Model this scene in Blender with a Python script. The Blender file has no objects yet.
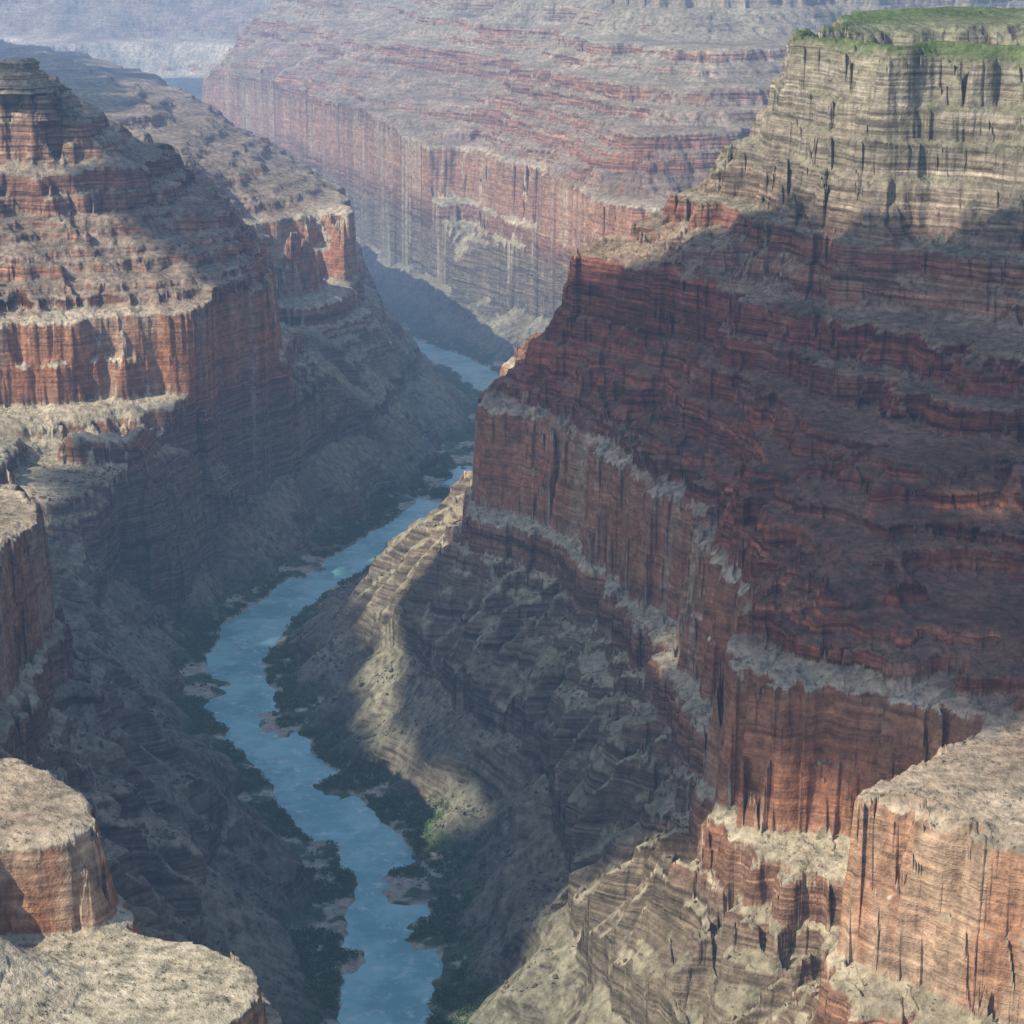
import bpy, math, time
import numpy as np
from mathutils import Vector
T0=time.time()
rng=np.random.default_rng(7)
scene=bpy.context.scene
# ------------------------------------------------------------------ survey station (camera) in metres
H=1000.0; F=2200.0; TH=math.atan(632/2200.0)
S_,C_=math.sin(TH),math.cos(TH)
def W(px,py,z):
    cx=(px-512)/F; cy=(512-py)/F
    t=(H-z)/(S_-cy*C_)
    return (cx*t,(C_+cy*S_)*t)
el=math.radians(43); s=Vector((-.90,-.43,0)).normalized()*math.cos(el)+Vector((0,0,math.sin(el)))
# ------------------------------------------------------------------ noise
P=rng.permutation(256); P=np.concatenate([P,P,P]).astype(np.int32)
GA=rng.random(256)*2*np.pi; GX=np.cos(GA).astype(np.float32); GY=np.sin(GA).astype(np.float32)
RA=rng.random(256).astype(np.float32); RB=rng.random(256).astype(np.float32); RC_=rng.random(256).astype(np.float32)-.5; RD=rng.random(256).astype(np.float32)-.5
def perlin(x,y,seed=0):
    x=x+seed*17.13; y=y+seed*31.7
    xi=np.floor(x).astype(np.int32); yi=np.floor(y).astype(np.int32)
    xf=(x-xi).astype(np.float32); yf=(y-yi).astype(np.float32)
    u=xf*xf*xf*(xf*(xf*6-15)+10); v=yf*yf*yf*(yf*(yf*6-15)+10)
    xa=xi&255; ya=yi&255
    def g(i,j,dx,dy):
        h=P[P[(xa+i)&255]+((ya+j)&255)]
        return GX[h]*dx+GY[h]*dy
    n00=g(0,0,xf,yf); n10=g(1,0,xf-1,yf); n01=g(0,1,xf,yf-1); n11=g(1,1,xf-1,yf-1)
    a=n00+u*(n10-n00); b=n01+u*(n11-n01)
    return (a+v*(b-a))*1.5
def fbm(x,y,wl,octs=4,seed=0,gain=.5):
    r=0; a=1.0; s=0
    for o in range(octs):
        r=r+a*perlin(x/wl,y/wl,seed+o*3); s+=a; a*=gain; wl*=.5
    return r/s
def cells(x,y,wl,seed):
    """joint blocks: two random values constant over each voronoi cell"""
    x=x/wl+seed*7.7; y=y/wl+seed*3.3
    xi=np.floor(x).astype(np.int32); yi=np.floor(y).astype(np.int32)
    best=np.full(x.shape,9,np.float32); bh=np.zeros(x.shape,np.int32)
    for i in (-1,0,1):
        for j in (-1,0,1):
            h=P[P[(xi+i)&255]+((yi+j)&255)]
            d=(xi+i+RA[h]-x)**2+(yi+j+RB[h]-y)**2
            mk=d<best; best=np.where(mk,d,best).astype(np.float32); bh=np.where(mk,h,bh)
    return RC_[bh],RD[bh]
# ------------------------------------------------------------------ contour survey (z : list of polylines)
L={}
def add(z,*pts): L.setdefault(z,[]).append([W(p[0],p[1],z) for p in pts])
def addu(u_,z,*pts): L.setdefault(u_,[]).append([W(p[0],p[1],z) for p in pts])
# right-hand butte
add(400,(1400,240),(1000,240),(850,250),(700,275),(600,310),(540,350),(505,382),(488,400),(520,403),(560,415),(605,450),(640,470),(690,520),(730,548),(765,575),(745,640),(755,680),(800,674),(850,682),(890,690),(960,705),(978,722),(920,768),(884,795),(920,798),(955,806),(965,822),(990,824),(1024,835),(1100,870),(1300,960),(1500,1100))
add(230,(1400,300),(1100,300),(900,310),(750,330),(640,370),(560,420),(500,470),(472,505),(458,548),(505,562),(555,582),(582,610),(625,660),(650,710),(684,778),(695,850),(706,908),(800,935),(862,943),(905,915),(890,955),(825,1015),(840,1070),(920,1120),(1060,1180),(1300,1310))
add(450,(625,395),(700,428),(745,480),(790,560),(820,584),(850,592),(905,588),(925,560),(960,560),(1024,560),(1200,600))
add(505,(1400,205),(1000,205),(850,215),(720,240),(620,288),(588,318),(660,338),(720,362),(780,400),(850,430),(915,470),(950,462),(1024,470),(1150,490),(1400,530))
add(580,(1400,160),(1000,160),(850,175),(720,208),(620,240),(588,250),(640,260),(700,275),(800,292),(870,310),(950,320),(1024,330),(1150,350),(1400,380))
add(640,(1400,116),(1100,118),(900,125),(800,160),(720,182),(698,198),(760,208),(850,240),(950,250),(1024,255),(1150,270),(1400,290))
add(700,(1400,80),(1100,82),(880,90),(820,108),(790,134),(850,138),(885,160),(950,148),(1024,154),(1150,170),(1400,185))
add(838,(1400,3),(1200,4),(1024,5),(900,7),(835,12),(806,24),(802,31),(870,34),(905,42),(950,38),(1024,43),(1150,48),(1400,60))
# far wall
add(400,(-150,40),(-50,46),(50,43),(150,38),(240,40),(270,48),(235,62),(202,80),(250,94),(300,108),(345,128),(385,134),(430,146),(470,142),(500,158),(540,170),(560,190),(600,196),(640,208),(680,200),(740,190),(850,180),(1000,170),(1300,165))
add(230,(-150,98),(-50,103),(50,99),(150,94),(250,98),(222,112),(188,136),(250,159),(300,177),(345,204),(385,212),(430,225),(470,224),(500,241),(545,262),(572,290),(600,291),(640,307),(700,298),(800,284),(1000,270),(1300,262))
add(520,(225,28),(300,46),(350,60),(430,70),(500,80),(520,96),(560,100),(620,118),(650,128),(680,126),(740,124),(900,110),(1300,100))
add(640,(300,-6),(350,0),(400,-2),(440,16),(480,14),(500,26),(560,26),(600,42),(640,38),(700,50),(760,44),(900,32),(1300,20))
add(740,(300,-40),(400,-34),(480,-22),(560,-17),(640,-9),(760,-8),(1300,-20))
add(838,(300,-73),(480,-63),(560,-58),(640,-55),(760,-55),(1300,-60))
add(640,(-150,-30),(50,-30),(150,-30),(230,-30))
# flood plain beyond the nose
add(10,(520,400),(503,372),(465,352),(425,337),(390,324))
add(10,(478,404),(450,390),(412,372),(380,354))
# left side, near to far
add(230,(345,1300),(335,1150),(325,1075),(290,1010),(200,1000),(140,980),(90,900),(40,850),(22,800),(52,740),(75,690),(72,640),(20,620),(-60,600),(-120,560),(-100,530),(0,515),(60,500),(120,480),(170,462),(225,450),(262,440),(270,420),(290,390),(302,355),(272,338),(285,320),(330,310),(355,304),(366,275),(350,245),(320,225),(270,195),(200,163),(100,136),(0,120),(-150,110))
add(400,(50,775),(0,757),(-60,720),(-80,650),(-35,590),(25,535),(38,500),(10,485),(-60,470),(-250,440),(-260,380),(-100,322),(0,318),(100,314),(180,311),(228,304),(256,292),(268,275),(256,256),(262,238),(300,224),(348,215),(350,203),(330,185),(300,165),(250,140),(200,116),(150,97),(80,80),(0,70),(-150,60))
addu(388,395,(-500,900),(-80,875),(0,838),(60,832),(85,812),(85,795),(50,775))
addu(357,338,(-300,950),(0,938),(60,932),(108,927))
addu(355,336,(112,932),(170,937),(230,955),(262,982),(258,1010),(200,1040),(0,1070),(-300,1100))
add(255,(-60,440),(20,437),(80,430),(150,424),(215,414),(246,402))
add(505,(-300,250),(-100,228),(0,225),(80,220),(150,215),(200,212),(226,205),(215,190),(190,175),(178,160),(180,140),(200,128),(215,114),(190,95),(150,76),(100,60),(0,40),(-150,30))
add(505,(-600,700),(-300,640),(-200,560),(-260,470))
add(580,(-200,170),(-50,166),(0,164),(60,160),(105,162),(132,152),(118,130))
add(640,(-200,125),(-50,124),(0,123),(50,120),(76,122),(80,112),(66,100),(40,92),(0,88),(-60,86))
add(690,(-120,92),(0,88),(40,89),(44,82),(26,74),(-60,72))
add(545,(0,46),(50,56),(90,76),(128,92),(150,108))
# river
RC=[(620,1900),(600,1600),(560,1400),(500,1280),(430,1180),(395,1100),(385,1024),(392,960),(388,920),(392,880),(368,848),(326,810),(302,780),(275,750),(246,715),(238,680),(242,650),(268,615),(318,578),(370,552),(408,526),(436,506),(462,490),(482,466),(500,440),(508,412),(494,386),(465,366),(425,350),(385,336),(345,308),(292,276),(240,246),(200,224),(100,187),(0,160),(-150,140)]
RC=[W(x,y,0) for x,y in RC]
def spline(pts,n=14):
    p=np.array(pts,float); p=np.vstack([2*p[0]-p[1],p,2*p[-1]-p[-2]])
    out=[]
    t=np.linspace(0,1,n,endpoint=False)[:,None]
    for i in range(1,len(p)-2):
        p0,p1,p2,p3=p[i-1],p[i],p[i+1],p[i+2]
        l=np.linalg.norm(p2-p1)
        m1=(p2-p0); m1=m1/(np.linalg.norm(m1)+1e-6)*min(l,np.linalg.norm(p1-p0))*.9
        m2=(p3-p1); m2=m2/(np.linalg.norm(m2)+1e-6)*min(l,np.linalg.norm(p3-p2))*.9
        out.append((2*t**3-3*t**2+1)*p1+(t**3-2*t**2+t)*m1+(-2*t**3+3*t**2)*p2+(t**3-t**2)*m2)
    out.append(p[-2][None]); return np.vstack(out)
A0,A1=-.42,.42; B0,B1=math.log(780),math.log(10500); DC=.0025
nA=int((A1-A0)/DC)+1; nB=int((B1-B0)/DC)+1
ga=A0+np.arange(nA)*DC; gb=B0+np.arange(nB)*DC
Yc=np.exp(gb)[:,None]*np.ones((1,nA)); Xc=Yc*ga[None,:]
rc=spline(RC,6)
def dist_poly(X,Y,pl):
    D=np.full(X.shape,1e9,np.float32)
    for i in range(len(pl)-1):
        ax,ay=pl[i]; bx,by=pl[i+1]; dx,dy=bx-ax,by-ay
        t=np.clip(((X-ax)*dx+(Y-ay)*dy)/(dx*dx+dy*dy+1e-9),0,1)
        D=np.minimum(D,(X-ax-t*dx)**2+(Y-ay-t*dy)**2)
    return np.sqrt(D)
Dr=dist_poly(Xc.astype(np.float32),Yc.astype(np.float32),rc)
val=np.zeros((nB,nA)); cnt=np.zeros((nB,nA))
for z,pls in L.items():
    for pl in pls:
        sp_=spline(pl,10)
        for i in range(len(sp_)-1):
            n=max(2,int(np.linalg.norm(sp_[i+1]-sp_[i])/1.5))
            q=sp_[i]+(sp_[i+1]-sp_[i])*np.linspace(0,1,n)[:,None]
            q=q[q[:,1]>790]
            if len(q)==0: continue
            ia=np.round((q[:,0]/q[:,1]-A0)/DC).astype(int); ib=np.round((np.log(q[:,1])-B0)/DC).astype(int)
            ok=(ia>=0)&(ia<nA)&(ib>=0)&(ib<nB)
            key=np.unique(ib[ok]*nA+ia[ok])
            val.flat[key]+=z; cnt.flat[key]+=1
RW=40.0
inr=Dr<RW+8
val[inr]=0; cnt[inr]=1
fixed=cnt>0; val[fixed]/=cnt[fixed]
def relax(u,fx,fv,it):
    for _ in range(it):
        p=np.pad(u,1,mode='edge')
        u=(p[:-2,1:-1]+p[2:,1:-1]+p[1:-1,:-2]+p[1:-1,2:])*.25
        u[fx]=fv[fx]
    return u
u=None
for lev in (32,16,8,4,2,1):
    hB=-(-nB//lev); hA=-(-nA//lev)
    pv=np.zeros((hB*lev,hA*lev)); pc=np.zeros_like(pv)
    pv[:nB,:nA]=val*fixed; pc[:nB,:nA]=fixed
    sv=pv.reshape(hB,lev,hA,lev).sum((1,3)); sc=pc.reshape(hB,lev,hA,lev).sum((1,3))
    fx=sc>0; fv=np.where(fx,sv/np.maximum(sc,1),0)
    if u is None: u=np.full((hB,hA),400.0)
    else:
        u=np.repeat(np.repeat(u,2,0),2,1)[:hB,:hA]
        if u.shape!=(hB,hA): u=np.pad(u,((0,hB-u.shape[0]),(0,hA-u.shape[1])),mode='edge')
    u[fx]=fv[fx]
    u=relax(u,fx,fv,400 if lev>1 else 200)
def blur(u,n):
    for _ in range(n):
        p=np.pad(u,1,mode='edge'); u=(p[:-2,1:-1]+p[2:,1:-1]+p[1:-1,:-2]+p[1:-1,2:]+4*u)/8
    return u
u=blur(u,1)
def samp(g,ia,ib):
    ia=np.clip(ia,0,g.shape[1]-1.001); ib=np.clip(ib,0,g.shape[0]-1.001)
    i=ia.astype(np.int32); j=ib.astype(np.int32); fa=(ia-i).astype(np.float32); fb=(ib-j).astype(np.float32)
    g=g.astype(np.float32)
    return (g[j,i]*(1-fa)+g[j,i+1]*fa)*(1-fb)+(g[j+1,i]*(1-fa)+g[j+1,i+1]*fa)*fb
# ---- down-slope gullies : line-integral noise on a mid grid
mA,mB=nA*2-1,nB*2-1
ia,ib=np.meshgrid(np.arange(mA)*.5,np.arange(mB)*.5)
um=samp(blur(u,4),ia,ib)
Ym=np.exp(B0+ib*DC); Xm=Ym*(A0+ia*DC)
gy,gx=np.gradient(um); gl=np.sqrt(gx*gx+gy*gy)+1e-4; gx/=gl; gy/=gl
slope_u=blur(gl/(Ym*DC*.5),3)
def lic(nz,steps=14,h=1.6):
    acc=nz.copy()
    for sgn in (1,-1):
        ci=(ia*2).astype(np.float32); cj=(ib*2).astype(np.float32)
        for k in range(steps):
            ii=np.clip(ci,0,mA-1).astype(np.int32); jj=np.clip(cj,0,mB-1).astype(np.int32)
            ci=ci+sgn*h*gx[jj,ii]; cj=cj+sgn*h*gy[jj,ii]
            ii=np.clip(ci,0,mA-1).astype(np.int32); jj=np.clip(cj,0,mB-1).astype(np.int32)
            acc+=nz[jj,ii]
    return acc
g1=lic(fbm(Xm,Ym,85,2,11),14,1.8); g1/=g1.std()
g2=lic(perlin(Xm/26,Ym/26,23),8,1.3); g2/=g2.std()
print('lic',time.time()-T0)
# ------------------------------------------------------------------ fine mesh
FA0,FA1=-.345,.335; NA=1400
FB0,FB1=math.log(800),math.log(10400); NB=1900
a=np.linspace(FA0,FA1,NA); b=np.linspace(FB0,FB1,NB)
aa,bb=np.meshgrid(a,b)
Y=np.exp(bb); X=Y*aa
def ss(x,a_,b_):
    t=np.clip((x-a_)/(b_-a_),0,1); return t*t*(3-2*t)
U0=samp(u,(aa-A0)/DC,(bb-B0)/DC)
farf=np.clip(1.7-Y/4500,.3,1)
redm=(.12+.88*ss(U0,215,250)*ss(U0,450,405))*farf*(.35+1.0*ss(fbm(X,Y,150,2,47),-.25,.3))
big=20*np.clip(Y/3000,1,2.4)
supm=1+.5*ss(U0,400,430)
c1x,c1y=cells(X+6*perlin(X/20,Y/20,7),Y,26,3); c2x,c2y=cells(X,Y+3*perlin(X/12,Y/12,8),11,5)
shelf=ss(X,-100,-130)*ss(Y,1520,1440)   # quiet limestone shelf in the near corner
fartal=ss(Y,3800,4300)*ss(U0,270,190)   # the up-canyon talus aprons are smooth
blk=ss(U0,150,240)*np.clip(1.3-Y/6000,.5,1)*(1-.6*shelf)*(1-fartal)
wx=big*fbm(X,Y,240,2,41)*supm+20*fbm(X,Y,90,3,42)+redm*4*(1-2.4*np.abs(perlin(X/38,Y/38,45)))
wy=big*fbm(X,Y,240,2,51)*supm+20*fbm(X,Y,90,3,52)+redm*4*(1-2.4*np.abs(perlin(X/38,Y/38,55)))
Dd=samp(Dr,(aa-A0)/DC,(bb-B0)/DC)
wf=np.clip((Dd-40)/160,0.05,1)
wf=wf*(1-.45*shelf)*(1-.8*fartal)
Xw=X+wx*wf+blk*(15*c1x+5.5*c2x); Yw=Y+wy*wf+blk*(15*c1y+5.5*c2y)
fa=(Xw/Yw-A0)/DC; fb=(np.log(Yw)-B0)/DC
U=samp(u,fa,fb)
G1=samp(g1,fa*2,fb*2); G2=samp(g2,fa*2,fb*2); SU=samp(slope_u,fa*2,fb*2)
bank=ss(Dd,46,200)*(1-.9*shelf)*np.clip(1.75-Y/5500,.4,1)
sf=np.clip(SU/.45,.12,1.3)
amp1=np.interp(U,[0,40,200,240,400,450,650,700,800,838],[6,12,20,9,6,6,7,13,10,0])
amp2=np.interp(U,[0,40,200,240,400,500,700,800,838],[2,3.5,4.5,2,2,2,3,3,0])
U2=U+(-np.abs(G1)*amp1+amp1*.8 + G2*amp2*(1-.7*fartal))*bank*sf + fbm(X,Y,50,3,61)*5*bank*sf
flatm=ss(U,815,836)
U2=U2*(1-flatm)+(U+fbm(X,Y,150,4,66)*5)*flatm
beds=[]
def zone(z0,z1,pat,tmin,tmax,wh,wsft):
    z=z0; seg=[]; k=0
    while z<z1-.5:
        t=min(rng.uniform(tmin,tmax),z1-z)
        if z1-z-t<tmin*.5: t=z1-z
        hard=pat[k%len(pat)]; k+=1
        seg.append((t,t*(wh if hard else wsft)*rng.uniform(.7,1.3))); z+=t
    put(z0,z1,seg)
def put(z0,z1,seg):
    sw=sum(q[1] for q in seg); st=sum(q[0] for q in seg)
    for t,w in seg: beds.append((t*(z1-z0)/st,w*(z1-z0)/sw))
zone(0,180,[0,1,0,0,1],10,26,.45,1.1)
put(180,230,[(10,14),(14,3),(8,14),(16,3)])
put(230,275,[(9,22),(26,5),(8,16)])
put(275,400,[(8,50),(52,14),(4,8),(54,16),(7,18)])
put(400,505,[(7,10),(15,3),(5,8),(9,2),(9,16),(22,4),(5,8),(11,2),(9,18),(14,3),(6,7),(10,2)])
put(505,580,[(5,16),(26,4),(3,8),(28,5),(5,3),(4,22)])
put(580,612,[(10,14),(8,2),(12,14)])
put(612,643,[(3,6),(25,5),(3,16)])
put(643,700,[(16,17),(6,1.5),(18,20),(7,1.5),(10,14)])
put(700,826,[(5,16),(30,5),(6,16),(28,6),(5,14),(44,9),(6,12)])
zz=np.concatenate([[0],np.cumsum([q[0] for q in beds])]); uu=np.concatenate([[0],np.cumsum([q[1] for q in beds])])
zz=np.concatenate([[-60],zz,[826.5,835,1000]]); uu=np.concatenate([[-60],uu,[827,838,1003]])
Zt=np.interp(U2,uu,zz)
m=np.clip(.35+1.1*fbm(X,Y,140,3,71)+.6*ss(Y,3900,4500),0,.97)*ss(U,420,150)*.95
m=m*(1-ss(U,215,240))
m=np.maximum(m,np.clip(.02+.8*fbm(X,Y,130,3,75)+.28*ss(X,-150,-350),0,.6)*ss(U,395,420))
Z=Zt*(1-m)+U2*m
Z+=fbm(X,Y,14,2,81)*1.2*bank*sf
Z=np.maximum(Z,-20)
# river bed, bars and vegetated terraces
wr=RW*(1+.30*fbm(X,Y,150,2,91)+.20*perlin(X/34,Y/34,95)+.07*perlin(X/12,Y/12,96))
ter=wr+18+34*ss(perlin(X/90,Y/90,98),-.3,.7)
zb=2.2+1.5*perlin(X/25,Y/25,97)-8*ss(wr-Dd,-6,7)+np.maximum(Dd-ter,0)*.9
Z=np.where(Dd<wr+130,np.minimum(Z+1.5,np.maximum(zb,-9)),Z)
Z=np.where((Dd>=wr-2)&(Dd<wr+40),np.maximum(Z,zb.clip(None,2.0)),Z)
BAR=np.zeros_like(Z)
for px,py,R in [(296,566,42),(262,576,30),(165,676,48),(205,690,26),(286,722,34),(318,856,26),(412,884,30),(428,935,20),(345,962,18),(338,786,22),(440,494,34),(400,545,24),(455,455,60),(430,430,50)]:
    bx,by=W(px,py,0); rr=np.sqrt((X-bx)**2+((Y-by)*.7)**2)/R+.45*perlin(X/20,Y/20,int(px))
    Z=np.where(rr<1.6,np.maximum(Z,4.2*(1-rr**2)),Z); BAR=np.maximum(BAR,(rr<1.05)*1.0)
def ground(x,y):
    ai=(x/y-FA0)/(FA1-FA0)*(NA-1); bi=(math.log(y)-FB0)/(FB1-FB0)*(NB-1)
    return float(Z[int(round(bi)),int(round(ai))])
def sight(px,py):
    """where a survey sight-line meets the ground"""
    for z in np.arange(820,-2,-1.0):
        x,y=W(px,py,z)
        if y>1200 and ground(x,y)>=z: return x,y,z
    return W(px,py,0)+(0,)
# detached limestone spur below the left mesa
SP=[sight(px,py) for px,py in [(78,458),(105,460),(135,462),(165,466),(190,472),(212,482),(226,496)]]
sx=np.array([(p[0],p[1]) for p in SP])
sd_=dist_poly(X,Y,sx)+5*perlin(X/18,Y/18,88)+10*c2x
near_z=np.interp(X,np.maximum.accumulate([p[0] for p in SP]),[p[2] for p in SP])
Z=np.where(sd_<60,np.maximum(Z,near_z+34-2.6*np.maximum(sd_-14,0)+3*perlin(X/15,Y/15,89)),Z)
print('terrain',time.time()-T0, Z.min(),Z.max())
ext=np.geomspace(10400,70000,24)[1:]
Xe=ext[:,None]*a[None,:]; Ye=ext[:,None]*np.ones((1,NA))
Ze=Z[-1][None,:]+(850-Z[-1][None,:])*ss(ext[:,None],10400,14000)+fbm(Xe,Ye,4000,3,5)*30
X=np.vstack([X,Xe]); Y=np.vstack([Y,Ye]); Zf=np.vstack([Z,Ze])
def grid_mesh(name,X,Y,Z):
    nr,nc=X.shape
    co=np.stack([X,Y,Z],-1).reshape(-1,3).astype(np.float32)
    idx=np.arange(nr*nc).reshape(nr,nc)
    q=np.stack([idx[:-1,:-1],idx[:-1,1:],idx[1:,1:],idx[1:,:-1]],-1).reshape(-1,4).astype(np.int32)
    return np_mesh(name,co,q)
def np_mesh(name,co,f,smooth=True):
    me=bpy.data.meshes.new(name); k=f.shape[1]
    me.vertices.add(len(co)); me.vertices.foreach_set('co',co.ravel().astype(np.float32))
    me.loops.add(f.size); me.loops.foreach_set('vertex_index',f.ravel().astype(np.int32))
    me.polygons.add(len(f)); me.polygons.foreach_set('loop_start',(np.arange(len(f))*k).astype(np.int32))
    me.polygons.foreach_set('use_smooth',np.full(len(f),smooth))
    me.update(calc_edges=True)
    ob=bpy.data.objects.new(name,me); scene.collection.objects.link(ob); return ob
# soil / talus colour, rock stain and painted distance haze, stored on the mesh (world-space noise)
FZ=[0,60,200,250,300,388,398,412,430,500,575,640,720,815,829]
FC=np.array([(.20,.195,.14),(.26,.235,.16),(.36,.305,.20),(.46,.385,.255),(.49,.41,.275),(.56,.47,.33),(.48,.38,.26),(.25,.15,.10),(.21,.105,.066),(.21,.11,.07),(.29,.205,.135),(.27,.23,.155),(.23,.205,.14),(.23,.22,.135),(.12,.16,.06)])
def paint(ob):
    n=len(ob.data.vertices); co=np.empty(n*3,np.float32); ob.data.vertices.foreach_get('co',co); co=co.reshape(-1,3)
    x,y,z=co.T
    zw=z+9*fbm(x,y,170,2,301)
    c=np.stack([np.interp(zw,FZ,FC[:,i]) for i in range(3)],1)
    pl=(np.maximum(ss(x,-100,-350)*ss(y,1500,2600),ss(y,3900,4600))*ss(z,400,415)*.6)[:,None]  # pale soil of the left mesa, plus distance haze painted into far soil
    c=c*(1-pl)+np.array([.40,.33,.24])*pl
    v=np.clip(1+.75*fbm(x,y,110,5,305,.6),.5,1.6)
    c*=v[:,None]
    sc=ss(fbm(x,y,13,2,311),.12,.3)*.38*(z<822)
    c=c*(1-sc[:,None])+np.array([.105,.105,.065])*sc[:,None]
    gr=(ss(z,26,8)*ss(fbm(x,y,60,3,321),-.3,.0)*.85)[:,None]
    c=c*(1-gr)+np.array([.085,.15,.055])*gr
    sa=(ss(z,5.5,4.0)*ss(fbm(x,y,45,3,331),-.12,.04))[:,None]
    c=c*(1-sa)+np.array([.52,.47,.36])*sa
    st=ss(fbm(x,y,75,4,341,.6),.0,.35)
    st=np.clip(st+.4*ss(y,1620,1480)*(x>0),0,1)
    at=ob.data.attributes.new('soil','FLOAT_COLOR','POINT')
    at.data.foreach_set('color',np.concatenate([c,st[:,None]],1).astype(np.float32).ravel())
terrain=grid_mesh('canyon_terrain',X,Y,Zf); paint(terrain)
# ------------------------------------------------------------------ materials
class NT:
    def __init__(s,name):
        s.m=bpy.data.materials.new(name); s.m.use_nodes=True; s.t=s.m.node_tree; s.t.nodes.clear()
    def n(s,ty,**kw):
        nd=s.t.nodes.new(ty)
        for k,v in kw.items(): setattr(nd,k,v)
        return nd
    def link(s,a,b): s.t.links.new(a,b)
    def math(s,op,a,b=None,clamp=False):
        nd=s.n('ShaderNodeMath',operation=op,use_clamp=clamp)
        for i,v in enumerate((a,b)):
            if v is None: continue
            if isinstance(v,(int,float)): nd.inputs[i].default_value=v
            else: s.link(v,nd.inputs[i])
        return nd.outputs[0]
    def mix(s,f,a,b,bt='MIX'):
        nd=s.n('ShaderNodeMix',data_type='RGBA',blend_type=bt)
        for i,v in ((0,f),(6,a),(7,b)):
            if isinstance(v,(int,float)): nd.inputs[i].default_value=v
            elif isinstance(v,tuple): nd.inputs[i].default_value=(*v,1)
            else: s.link(v,nd.inputs[i])
        return nd.outputs[2]
    def noise(s,vec,scale,detail=3,rough=.55,mapping=None):
        if mapping:
            mp=s.n('ShaderNodeMapping'); mp.inputs['Scale'].default_value=mapping; s.link(vec,mp.inputs[0]); vec=mp.outputs[0]
        nd=s.n('ShaderNodeTexNoise'); nd.inputs['Scale'].default_value=scale; nd.inputs['Detail'].default_value=detail; nd.inputs['Roughness'].default_value=rough
        s.link(vec,nd.inputs['Vector']); return nd.outputs[0]
    def ramp(s,fac,stops,interp='LINEAR'):
        nd=s.n('ShaderNodeValToRGB'); cr=nd.color_ramp; cr.interpolation=interp
        while len(cr.elements)<len(stops): cr.elements.new(.5)
        for e,(p,c) in zip(cr.elements,stops):
            e.position=p; e.color=(*c,1) if isinstance(c,tuple) else (c,c,c,1)
        s.link(fac,nd.inputs[0]); return nd.outputs[0]
    def rng(s,v,a,b,c=0,d=1,smooth=True):
        nd=s.n('ShaderNodeMapRange'); nd.interpolation_type='SMOOTHSTEP' if smooth else 'LINEAR'
        nd.inputs[1].default_value=a; nd.inputs[2].default_value=b; nd.inputs[3].default_value=c; nd.inputs[4].default_value=d
        s.link(v,nd.inputs[0]); return nd.outputs[0]
    def out(s,col,rough,bumpv=None,dist=1,spec=.2,strength=1):
        b=s.n('ShaderNodeBsdfPrincipled'); o=s.n('ShaderNodeOutputMaterial')
        if isinstance(col,tuple): b.inputs['Base Color'].default_value=(*col,1)
        else: s.link(col,b.inputs['Base Color'])
        b.inputs['Roughness'].default_value=rough
        b.inputs['Specular IOR Level'].default_value=spec
        if bumpv is not None:
            bp=s.n('ShaderNodeBump'); bp.inputs['Distance'].default_value=dist; bp.inputs['Strength'].default_value=strength
            s.link(bumpv,bp.inputs['Height']); s.link(bp.outputs[0],b.inputs['Normal'])
        s.link(b.outputs[0],o.inputs[0]); return b
k=NT('canyon_rock')
geo=k.n('ShaderNodeNewGeometry'); pos=geo.outputs['Position']
att=k.n('ShaderNodeAttribute',attribute_name='soil'); flat=att.outputs['Color']; stain=att.outputs['Alpha']
sp=k.n('ShaderNodeSeparateXYZ'); k.link(pos,sp.inputs[0]); z=sp.outputs[2]
sn=k.n('ShaderNodeSeparateXYZ'); k.link(geo.outputs['Normal'],sn.inputs[0]); nz=sn.outputs[2]
zf=k.math('DIVIDE',z,900)
e=lambda v:v/900
cliff=k.ramp(zf,[(0,(.14,.125,.09)),(e(90),(.18,.155,.11)),(e(215),(.22,.165,.11)),(e(240),(.24,.13,.08)),(e(275),(.33,.165,.095)),(e(330),(.44,.19,.095)),(e(385),(.40,.195,.105)),(e(408),(.21,.08,.045)),(e(470),(.28,.095,.05)),(e(505),(.18,.062,.037)),(e(575),(.22,.08,.05)),(e(600),(.28,.155,.10)),(e(625),(.24,.105,.068)),(e(655),(.25,.18,.125)),(e(705),(.28,.235,.17)),(e(800),(.32,.28,.205)),(e(826),(.27,.24,.16))])
far_haze=k.math('MULTIPLY',k.rng(sp.outputs[1],3900,4700,0,.40),k.rng(z,250,290))  # distant cliffs paled in their colour in place of thicker haze
pale=k.math('MAXIMUM',k.math('MULTIPLY',k.rng(sp.outputs[0],-150,-380),k.rng(z,400,430,0,.35)),far_haze)
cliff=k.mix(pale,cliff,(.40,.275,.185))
bed=k.noise(pos,1,3,.6,(.002,.002,.075))
bedv=k.ramp(bed,[(.32,.38),(.44,.85),(.52,1.1),(.6,.65),(.68,1.5)])
bedf=k.noise(pos,1,2,.6,(.012,.012,.26))
bedfv=k.ramp(bedf,[(.34,.4),(.46,.9),(.58,1.15),(.7,1.5)])
streak=k.noise(pos,1,4,.7,(.045,.045,.018))
stv=k.ramp(streak,[(.3,.5),(.45,.9),(.58,1.1),(.72,1.45)])
fine=k.noise(pos,1,5,.72,(.10,.10,.10))
finev=k.rng(fine,.3,.7,.5,1.5,False)
inred=k.math('MULTIPLY',k.rng(z,262,285),k.rng(z,412,398))
cliff=k.mix(k.math('MULTIPLY',stain,k.math('ADD',.12,k.math('MULTIPLY',inred,.5))),cliff,(.52,.40,.27))
cliff=k.mix(k.math('SUBTRACT',.95,k.math('MULTIPLY',inred,.45)),cliff,k.mix(1,cliff,bedv,'MULTIPLY'))
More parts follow.
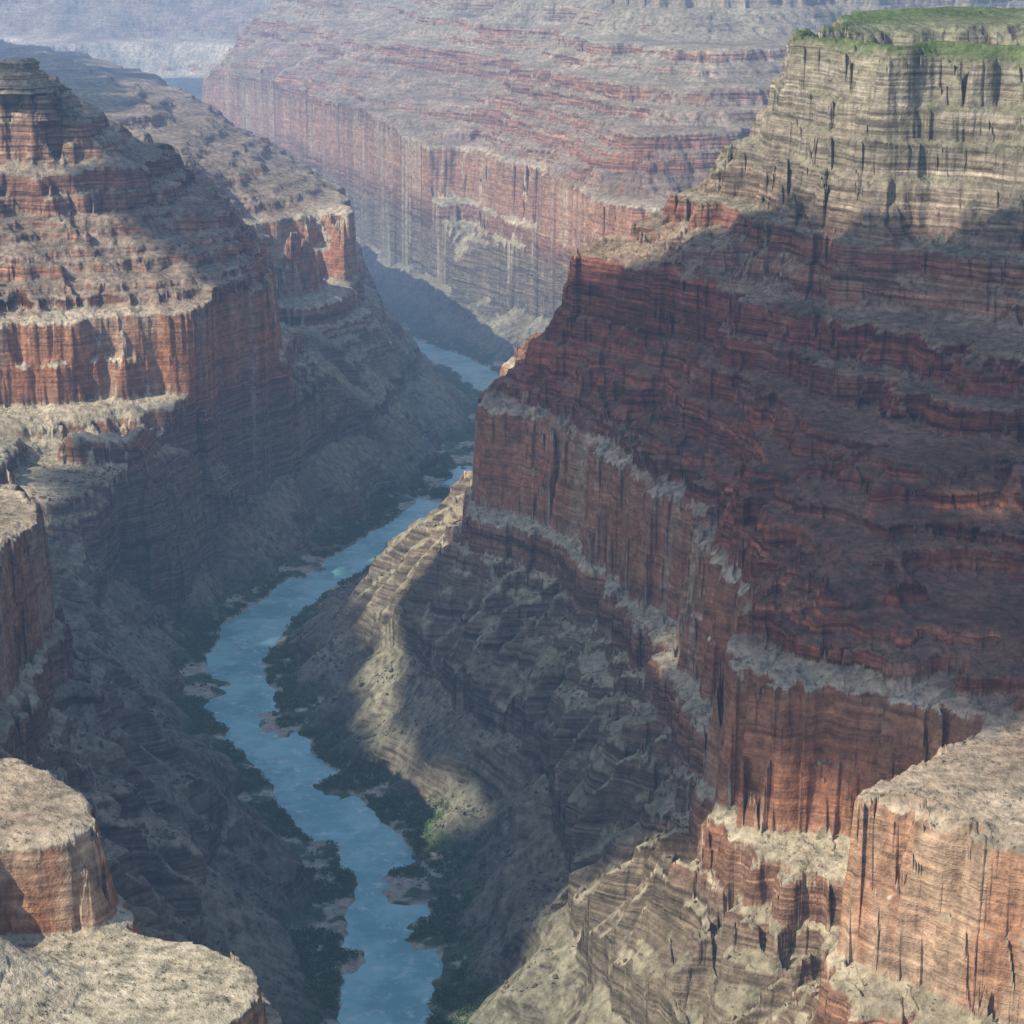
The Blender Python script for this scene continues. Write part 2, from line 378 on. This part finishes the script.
cliff=k.mix(k.math('SUBTRACT',.75,k.math('MULTIPLY',inred,.3)),cliff,k.mix(1,cliff,bedfv,'MULTIPLY'))
cliff=k.mix(k.math('ADD',.3,k.math('MULTIPLY',inred,.4)),cliff,k.mix(1,cliff,stv,'MULTIPLY'))
supai=k.math('MULTIPLY',k.rng(z,402,425),k.rng(z,720,640))
slope=k.math('ADD',nz,k.math('MULTIPLY',k.math('SUBTRACT',fine,.5),.4))
slope=k.math('SUBTRACT',slope,k.math('MULTIPLY',supai,.10))
fm=k.rng(slope,.50,.72)
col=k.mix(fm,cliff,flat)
col=k.mix(k.math('MULTIPLY',supai,.4),col,k.mix(1,col,bedfv,'MULTIPLY'))
col=k.mix(1,col,finev,'MULTIPLY')
bh=k.math('ADD',k.math('MULTIPLY',fine,4),k.math('ADD',k.math('MULTIPLY',streak,2),k.math('MULTIPLY',bedf,1.8)))
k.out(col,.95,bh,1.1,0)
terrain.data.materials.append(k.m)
rockmat=k.m
w=NT('river_water'); g=w.n('ShaderNodeNewGeometry').outputs['Position']
n1=w.noise(g,.016,5,.65); rip=w.noise(g,.2,3,.7)
wc=w.mix(w.rng(n1,.38,.62),(.20,.50,.50),(.40,.74,.72))
wc=w.mix(w.rng(w.noise(g,.045,6,.8),.52,.64,0,.85),wc,(.74,.86,.84))
w.out(wc,.3,rip,.5,.35)
rs=spline(RC,10); tan=np.gradient(rs,axis=0); tan/=np.linalg.norm(tan,axis=1)[:,None]; nrm=np.stack([-tan[:,1],tan[:,0]],1)
offs=np.linspace(-78,78,9)
RX=rs[:,0:1]+nrm[:,0:1]*offs; RY=rs[:,1:2]+nrm[:,1:2]*offs
river=grid_mesh('river',RX,RY,np.zeros_like(RX)); river.data.materials.append(w.m)
# ------------------------------------------------------------------ vegetation
gyz=np.gradient(Z,axis=0)/(np.gradient(Y[:NB],axis=0)+1e-6); gxz=np.gradient(Z,axis=1)/(np.gradient(X[:NB],axis=1)+1e-6)
slopeZ=np.sqrt(gyz**2+gxz**2)
Xn,Yn=X[:NB],Y[:NB]
def scatter(mask,N,wt):
    id_=np.flatnonzero(mask.ravel()); p=wt.ravel()[id_]; p=p/p.sum()
    q=rng.choice(id_,min(N,len(id_)),replace=False,p=p)
    return np.stack([Xn.ravel()[q],Yn.ravel()[q],Z.ravel()[q]],1)
def leaf_mesh(name,pts,r0,r1,nl,leaf,flatz=.75):
    N=len(pts); R=rng.uniform(r0,r1,N)
    d=rng.normal(size=(N,nl,3)); d/=np.linalg.norm(d,axis=2)[...,None]; d*=rng.uniform(.4,1,(N,nl,1))**.5
    c=pts[:,None,:]+d*R[:,None,None]*np.array([1,1,flatz])+np.array([0,0,1])*(R*flatz*.7)[:,None,None]
    e1=rng.normal(size=(N,nl,3)); e2=rng.normal(size=(N,nl,3)); sc=(leaf*R)[:,None,None]
    e1=e1/np.linalg.norm(e1,axis=2)[...,None]*sc; e2=e2/np.linalg.norm(e2,axis=2)[...,None]*sc
    co=np.stack([c-e1*.5-e2*.5,c+e1*.6-e2*.3,c+e1*.2+e2*.7],2).reshape(-1,3)
    ob=np_mesh(name,co,np.arange(len(co)).reshape(-1,3),False); return ob
v=NT('shrub_foliage'); g=v.n('ShaderNodeNewGeometry').outputs['Position']
v.out(v.ramp(v.noise(g,.12,2),[(.35,(.07,.13,.04)),(.6,(.11,.19,.06)),(.75,(.16,.22,.08))]),.8,spec=.1)
v2=NT('scrub_foliage'); g=v2.n('ShaderNodeNewGeometry').outputs['Position']
v2.out(v2.ramp(v2.noise(g,.12,2),[(.35,(.07,.075,.04)),(.7,(.13,.125,.07))]),.85,spec=.1)
cl=fbm(Xn,Yn,80,3,121)
m1=(Z>1.6)&(Z<22)&(Dd<140)&(Yn<5400)&(cl>-.18)&(Yn>1100)&((BAR<.5)|(cl>.12))
sh=leaf_mesh('riverside_shrubs',scatter(m1,19000,Yn**2*np.exp(-Z/9)),1.8,4.6,16,.55); sh.data.materials.append(v.m)
m2=(slopeZ<.75)&(Yn<3600)&(Z>12)&(Z<822)&(fbm(Xn,Yn,60,3,131)>-.1)&(Yn>1000)
sb=leaf_mesh('desert_scrub',scatter(m2,20000,Yn**2),.6,1.5,7,.8); sb.data.materials.append(v2.m)
def boulders(name,pts,r0,r1):
    t=(1+5**.5)/2
    V=np.array([(-1,t,0),(1,t,0),(-1,-t,0),(1,-t,0),(0,-1,t),(0,1,t),(0,-1,-t),(0,1,-t),(t,0,-1),(t,0,1),(-t,0,-1),(-t,0,1)])/1.9
    Fc=np.array([(0,11,5),(0,5,1),(0,1,7),(0,7,10),(0,10,11),(1,5,9),(5,11,4),(11,10,2),(10,7,6),(7,1,8),(3,9,4),(3,4,2),(3,2,6),(3,6,8),(3,8,9),(4,9,5),(2,4,11),(6,2,10),(8,6,7),(9,8,1)])
    N=len(pts); R=r0+(r1-r0)*rng.random(N)**3
    co=V[None]*rng.uniform(.55,1.3,(N,12,1))*rng.uniform(.6,1.2,(N,1,3))*R[:,None,None]+pts[:,None,:]
    f=Fc[None]+np.arange(N)[:,None,None]*12
    return np_mesh(name,co.reshape(-1,3),f.reshape(-1,3),False)
m3=(slopeZ<.9)&(Yn<3300)&(Z>3)&(Z<240)&(Yn>1100)&(fbm(Xn,Yn,80,3,141)>.0)
bo=boulders('boulders',scatter(m3,7000,Yn**2),.8,4.0); bo.data.materials.append(rockmat); paint(bo)
# ------------------------------------------------------------------ rock towers
def tower(name,x,y,prof,seed,ex=1.0):
    z0=ground(x,y)-8; print(name,round(x),round(y),round(z0))
    n=64; th=np.linspace(0,2*np.pi,n,endpoint=False)
    hs=[];rs_=[]
    for i in range(len(prof)-1):
        (h0,r0),(h1,r1)=prof[i],prof[i+1]; kk=max(2,int((h1-h0)/1.2)+1)
        for t in np.linspace(0,1,kk,endpoint=False): hs.append(h0+(h1-h0)*t); rs_.append(r0+(r1-r0)*t)
    hs.append(prof[-1][0]); rs_.append(prof[-1][1]); hs.append(prof[-1][0]+.5); rs_.append(.05)
    hs=np.array(hs); rs_=np.array(rs_)
    TT,HH=np.meshgrid(th,hs); RR=np.repeat(rs_[:,None],n,1)
    sq=1/np.maximum(np.abs(np.cos(TT+.4)),np.abs(np.sin(TT+.4)))**.6
    jn=1+.22*perlin(np.cos(TT)*1.7+seed,np.sin(TT)*1.7+HH*.03,seed)+.12*perlin(np.cos(TT)*5+seed,np.sin(TT)*5+HH*.1,seed+2)+.07*perlin(HH*.35+seed,HH*0+1.3,seed)
    RR=RR*sq*jn
    co=np.stack([x+RR*np.cos(TT)*ex,y+RR*np.sin(TT),z0+HH],-1).reshape(-1,3)
    idx=np.arange(len(hs)*n).reshape(len(hs),n); nx=np.roll(idx,-1,1)
    f=np.stack([idx[:-1],nx[:-1],nx[1:],idx[1:]],-1).reshape(-1,4)
    ob=np_mesh(name,co,f,False); ob.data.materials.append(rockmat); paint(ob); return ob
x0,y0,_=sight(206,462); tower('rock_pinnacle',x0,y0,[(-30,44),(-10,34),(0,26),(10,18),(18,13),(42,12),(54,9),(56,13),(70,11),(84,6)],3,.9)
x0,y0=W(20,88,690); tower('rock_castle',x0,y0,[(0,50),(12,42),(16,34),(30,30),(32,22),(44,20),(50,12)],9,1.2)
x0,y0=W(40,90,690); tower('rock_castle.001',x0,y0+10,[(0,22),(14,17),(16,13),(30,12),(38,8)],14)
# ------------------------------------------------------------------ clouds out of view, placed and shaped to shade chosen canyon parts
import bmesh
bmx=bmesh.new(); bmesh.ops.create_icosphere(bmx,subdivisions=2,radius=1)
IV=np.array([q.co[:] for q in bmx.verts]); IF=np.array([[q.index for q in f.verts] for f in bmx.faces]); bmx.free()
cm=NT('shade_cloud_white'); cm.out((.85,.86,.88),1,spec=0)
def inside(x,y,poly):
    c=np.zeros(x.shape,bool); n=len(poly)
    for i in range(n):
        x1,y1=poly[i]; x2,y2=poly[(i+1)%n]
        c^=((y1>y)!=(y2>y))&(x<(x2-x1)*(y-y1)/(y2-y1+1e-9)+x1)
    return c
def shade_cloud(name,poly,zc,r=70,gap=.45,dens=1.9):
    p=np.array(poly); off=np.array([s.x,s.y])/s.z*(zc-400)
    N=9000; x=rng.uniform(p[:,0].min(),p[:,0].max(),N); y=rng.uniform(p[:,1].min(),p[:,1].max(),N)
    k_=inside(x,y,poly)&(fbm(x,y,420,3,201)<gap); x=x[k_]; y=y[k_]
    n=min(len(x),int(dens*len(x)/N*(np.ptp(p[:,0])*np.ptp(p[:,1]))/(r*r))); x=x[:n]; y=y[:n]
    R=rng.uniform(.45,1.15,n)*r
    ctr=np.stack([x+off[0],y+off[1],zc+rng.uniform(0,1,n)**2*r*1.2],1)
    co=IV[None]*R[:,None,None]*np.array([1,1,.7])*rng.uniform(.85,1.15,(n,len(IV),1))+ctr[:,None,:]
    f=IF[None]+(np.arange(n)*len(IV))[:,None,None]
    ob=np_mesh(name,co.reshape(-1,3),f.reshape(-1,3),True); ob.data.materials.append(cm.m)
shade_cloud('shade_cloud',[(60,1600),(110,1550),(420,1535),(900,1470),(1050,2150),(640,2290),(380,2560),(-60,2640),(-200,2500),(-420,2400),(-440,1950),(-560,1720),(-480,1640),(-360,1740),(-60,1730)],2600,gap=.8,dens=2.3)
shade_cloud('shade_cloud.001',[(-1150,1560),(-800,1480),(-640,1620),(-600,2000),(-560,2450),(-800,2500),(-1200,2350)],2500,gap=.6)
shade_cloud('shade_cloud.002',[(-500,3300),(-300,3250),(-200,3500),(-280,3900),(-450,3800)],2400,r=45,gap=.9)  # added to darken the right flank of the left butte
shade_cloud('shade_cloud.003',[(-1900,4300),(-900,4150),(-760,4600),(-900,5600),(-1300,6700),(-1350,8300),(-2600,8300)],3200,r=120,gap=.7,dens=1.6)  # added to darken the back ridge and far-left recess
shade_cloud('shade_cloud.004',[(-790,2500),(-560,2400),(-520,2900),(-600,3040),(-700,2880),(-770,2680)],2450,r=48,gap=.9)  # added to keep the river bend in shade
# ------------------------------------------------------------------ haze (absorbing boxes whose own glow stands in for scattered light, denser up-canyon)
def haze(name,y0,y1,hw,top,den,colr):
    bpy.ops.mesh.primitive_cube_add(size=1,location=(0,(y0+y1)/2,(top-150)/2)); hz=bpy.context.object; hz.name=name; hz.scale=(hw*2,y1-y0,top+150)
    hm=bpy.data.materials.new(name); hm.use_nodes=True; t=hm.node_tree; t.nodes.clear()
    va=t.nodes.new('ShaderNodeVolumeAbsorption'); va.inputs['Color'].default_value=(0,0,0,1); va.inputs['Density'].default_value=den
    ve=t.nodes.new('ShaderNodeEmission'); ve.inputs['Color'].default_value=(*colr,1); ve.inputs['Strength'].default_value=den
    ad=t.nodes.new('ShaderNodeAddShader'); t.links.new(va.outputs[0],ad.inputs[0]); t.links.new(ve.outputs[0],ad.inputs[1])
    o=t.nodes.new('ShaderNodeOutputMaterial'); t.links.new(ad.outputs[0],o.inputs['Volume']); hz.data.materials.append(hm)
haze('haze_glow',-2000,60000,30000,1550,3.8e-5,(.28,.47,.80))
haze('haze_glow.001',3700,59000,29000,1450,8.0e-5,(.36,.51,.78))
# ------------------------------------------------------------------ light
sd=bpy.data.lights.new('sun','SUN'); sd.energy=5; sd.angle=math.radians(.6); sd.color=(1,.93,.80)
so=bpy.data.objects.new('sun',sd); scene.collection.objects.link(so); so.rotation_euler=s.to_track_quat('Z','Y').to_euler()
wd=bpy.data.worlds.new('World'); scene.world=wd; wd.use_nodes=True
bg=wd.node_tree.nodes['Background']; sk=wd.node_tree.nodes.new('ShaderNodeTexSky'); sk.sky_type='NISHITA'; sk.sun_disc=False
sk.sun_elevation=el; sk.sun_rotation=math.atan2(s.x,s.y)
wd.node_tree.links.new(sk.outputs[0],bg.inputs[0]); bg.inputs[1].default_value=.15
cam=bpy.data.cameras.new('camera'); co=bpy.data.objects.new('camera',cam); scene.collection.objects.link(co)
co.location=(0,0,H); co.rotation_euler=(math.pi/2-TH,0,0); cam.sensor_width=36; cam.lens=F/1024*36; cam.clip_end=120000; cam.clip_start=1
scene.camera=co
scene.view_settings.view_transform='Standard'; scene.view_settings.look='None'; scene.view_settings.exposure=0
print('done',time.time()-T0)
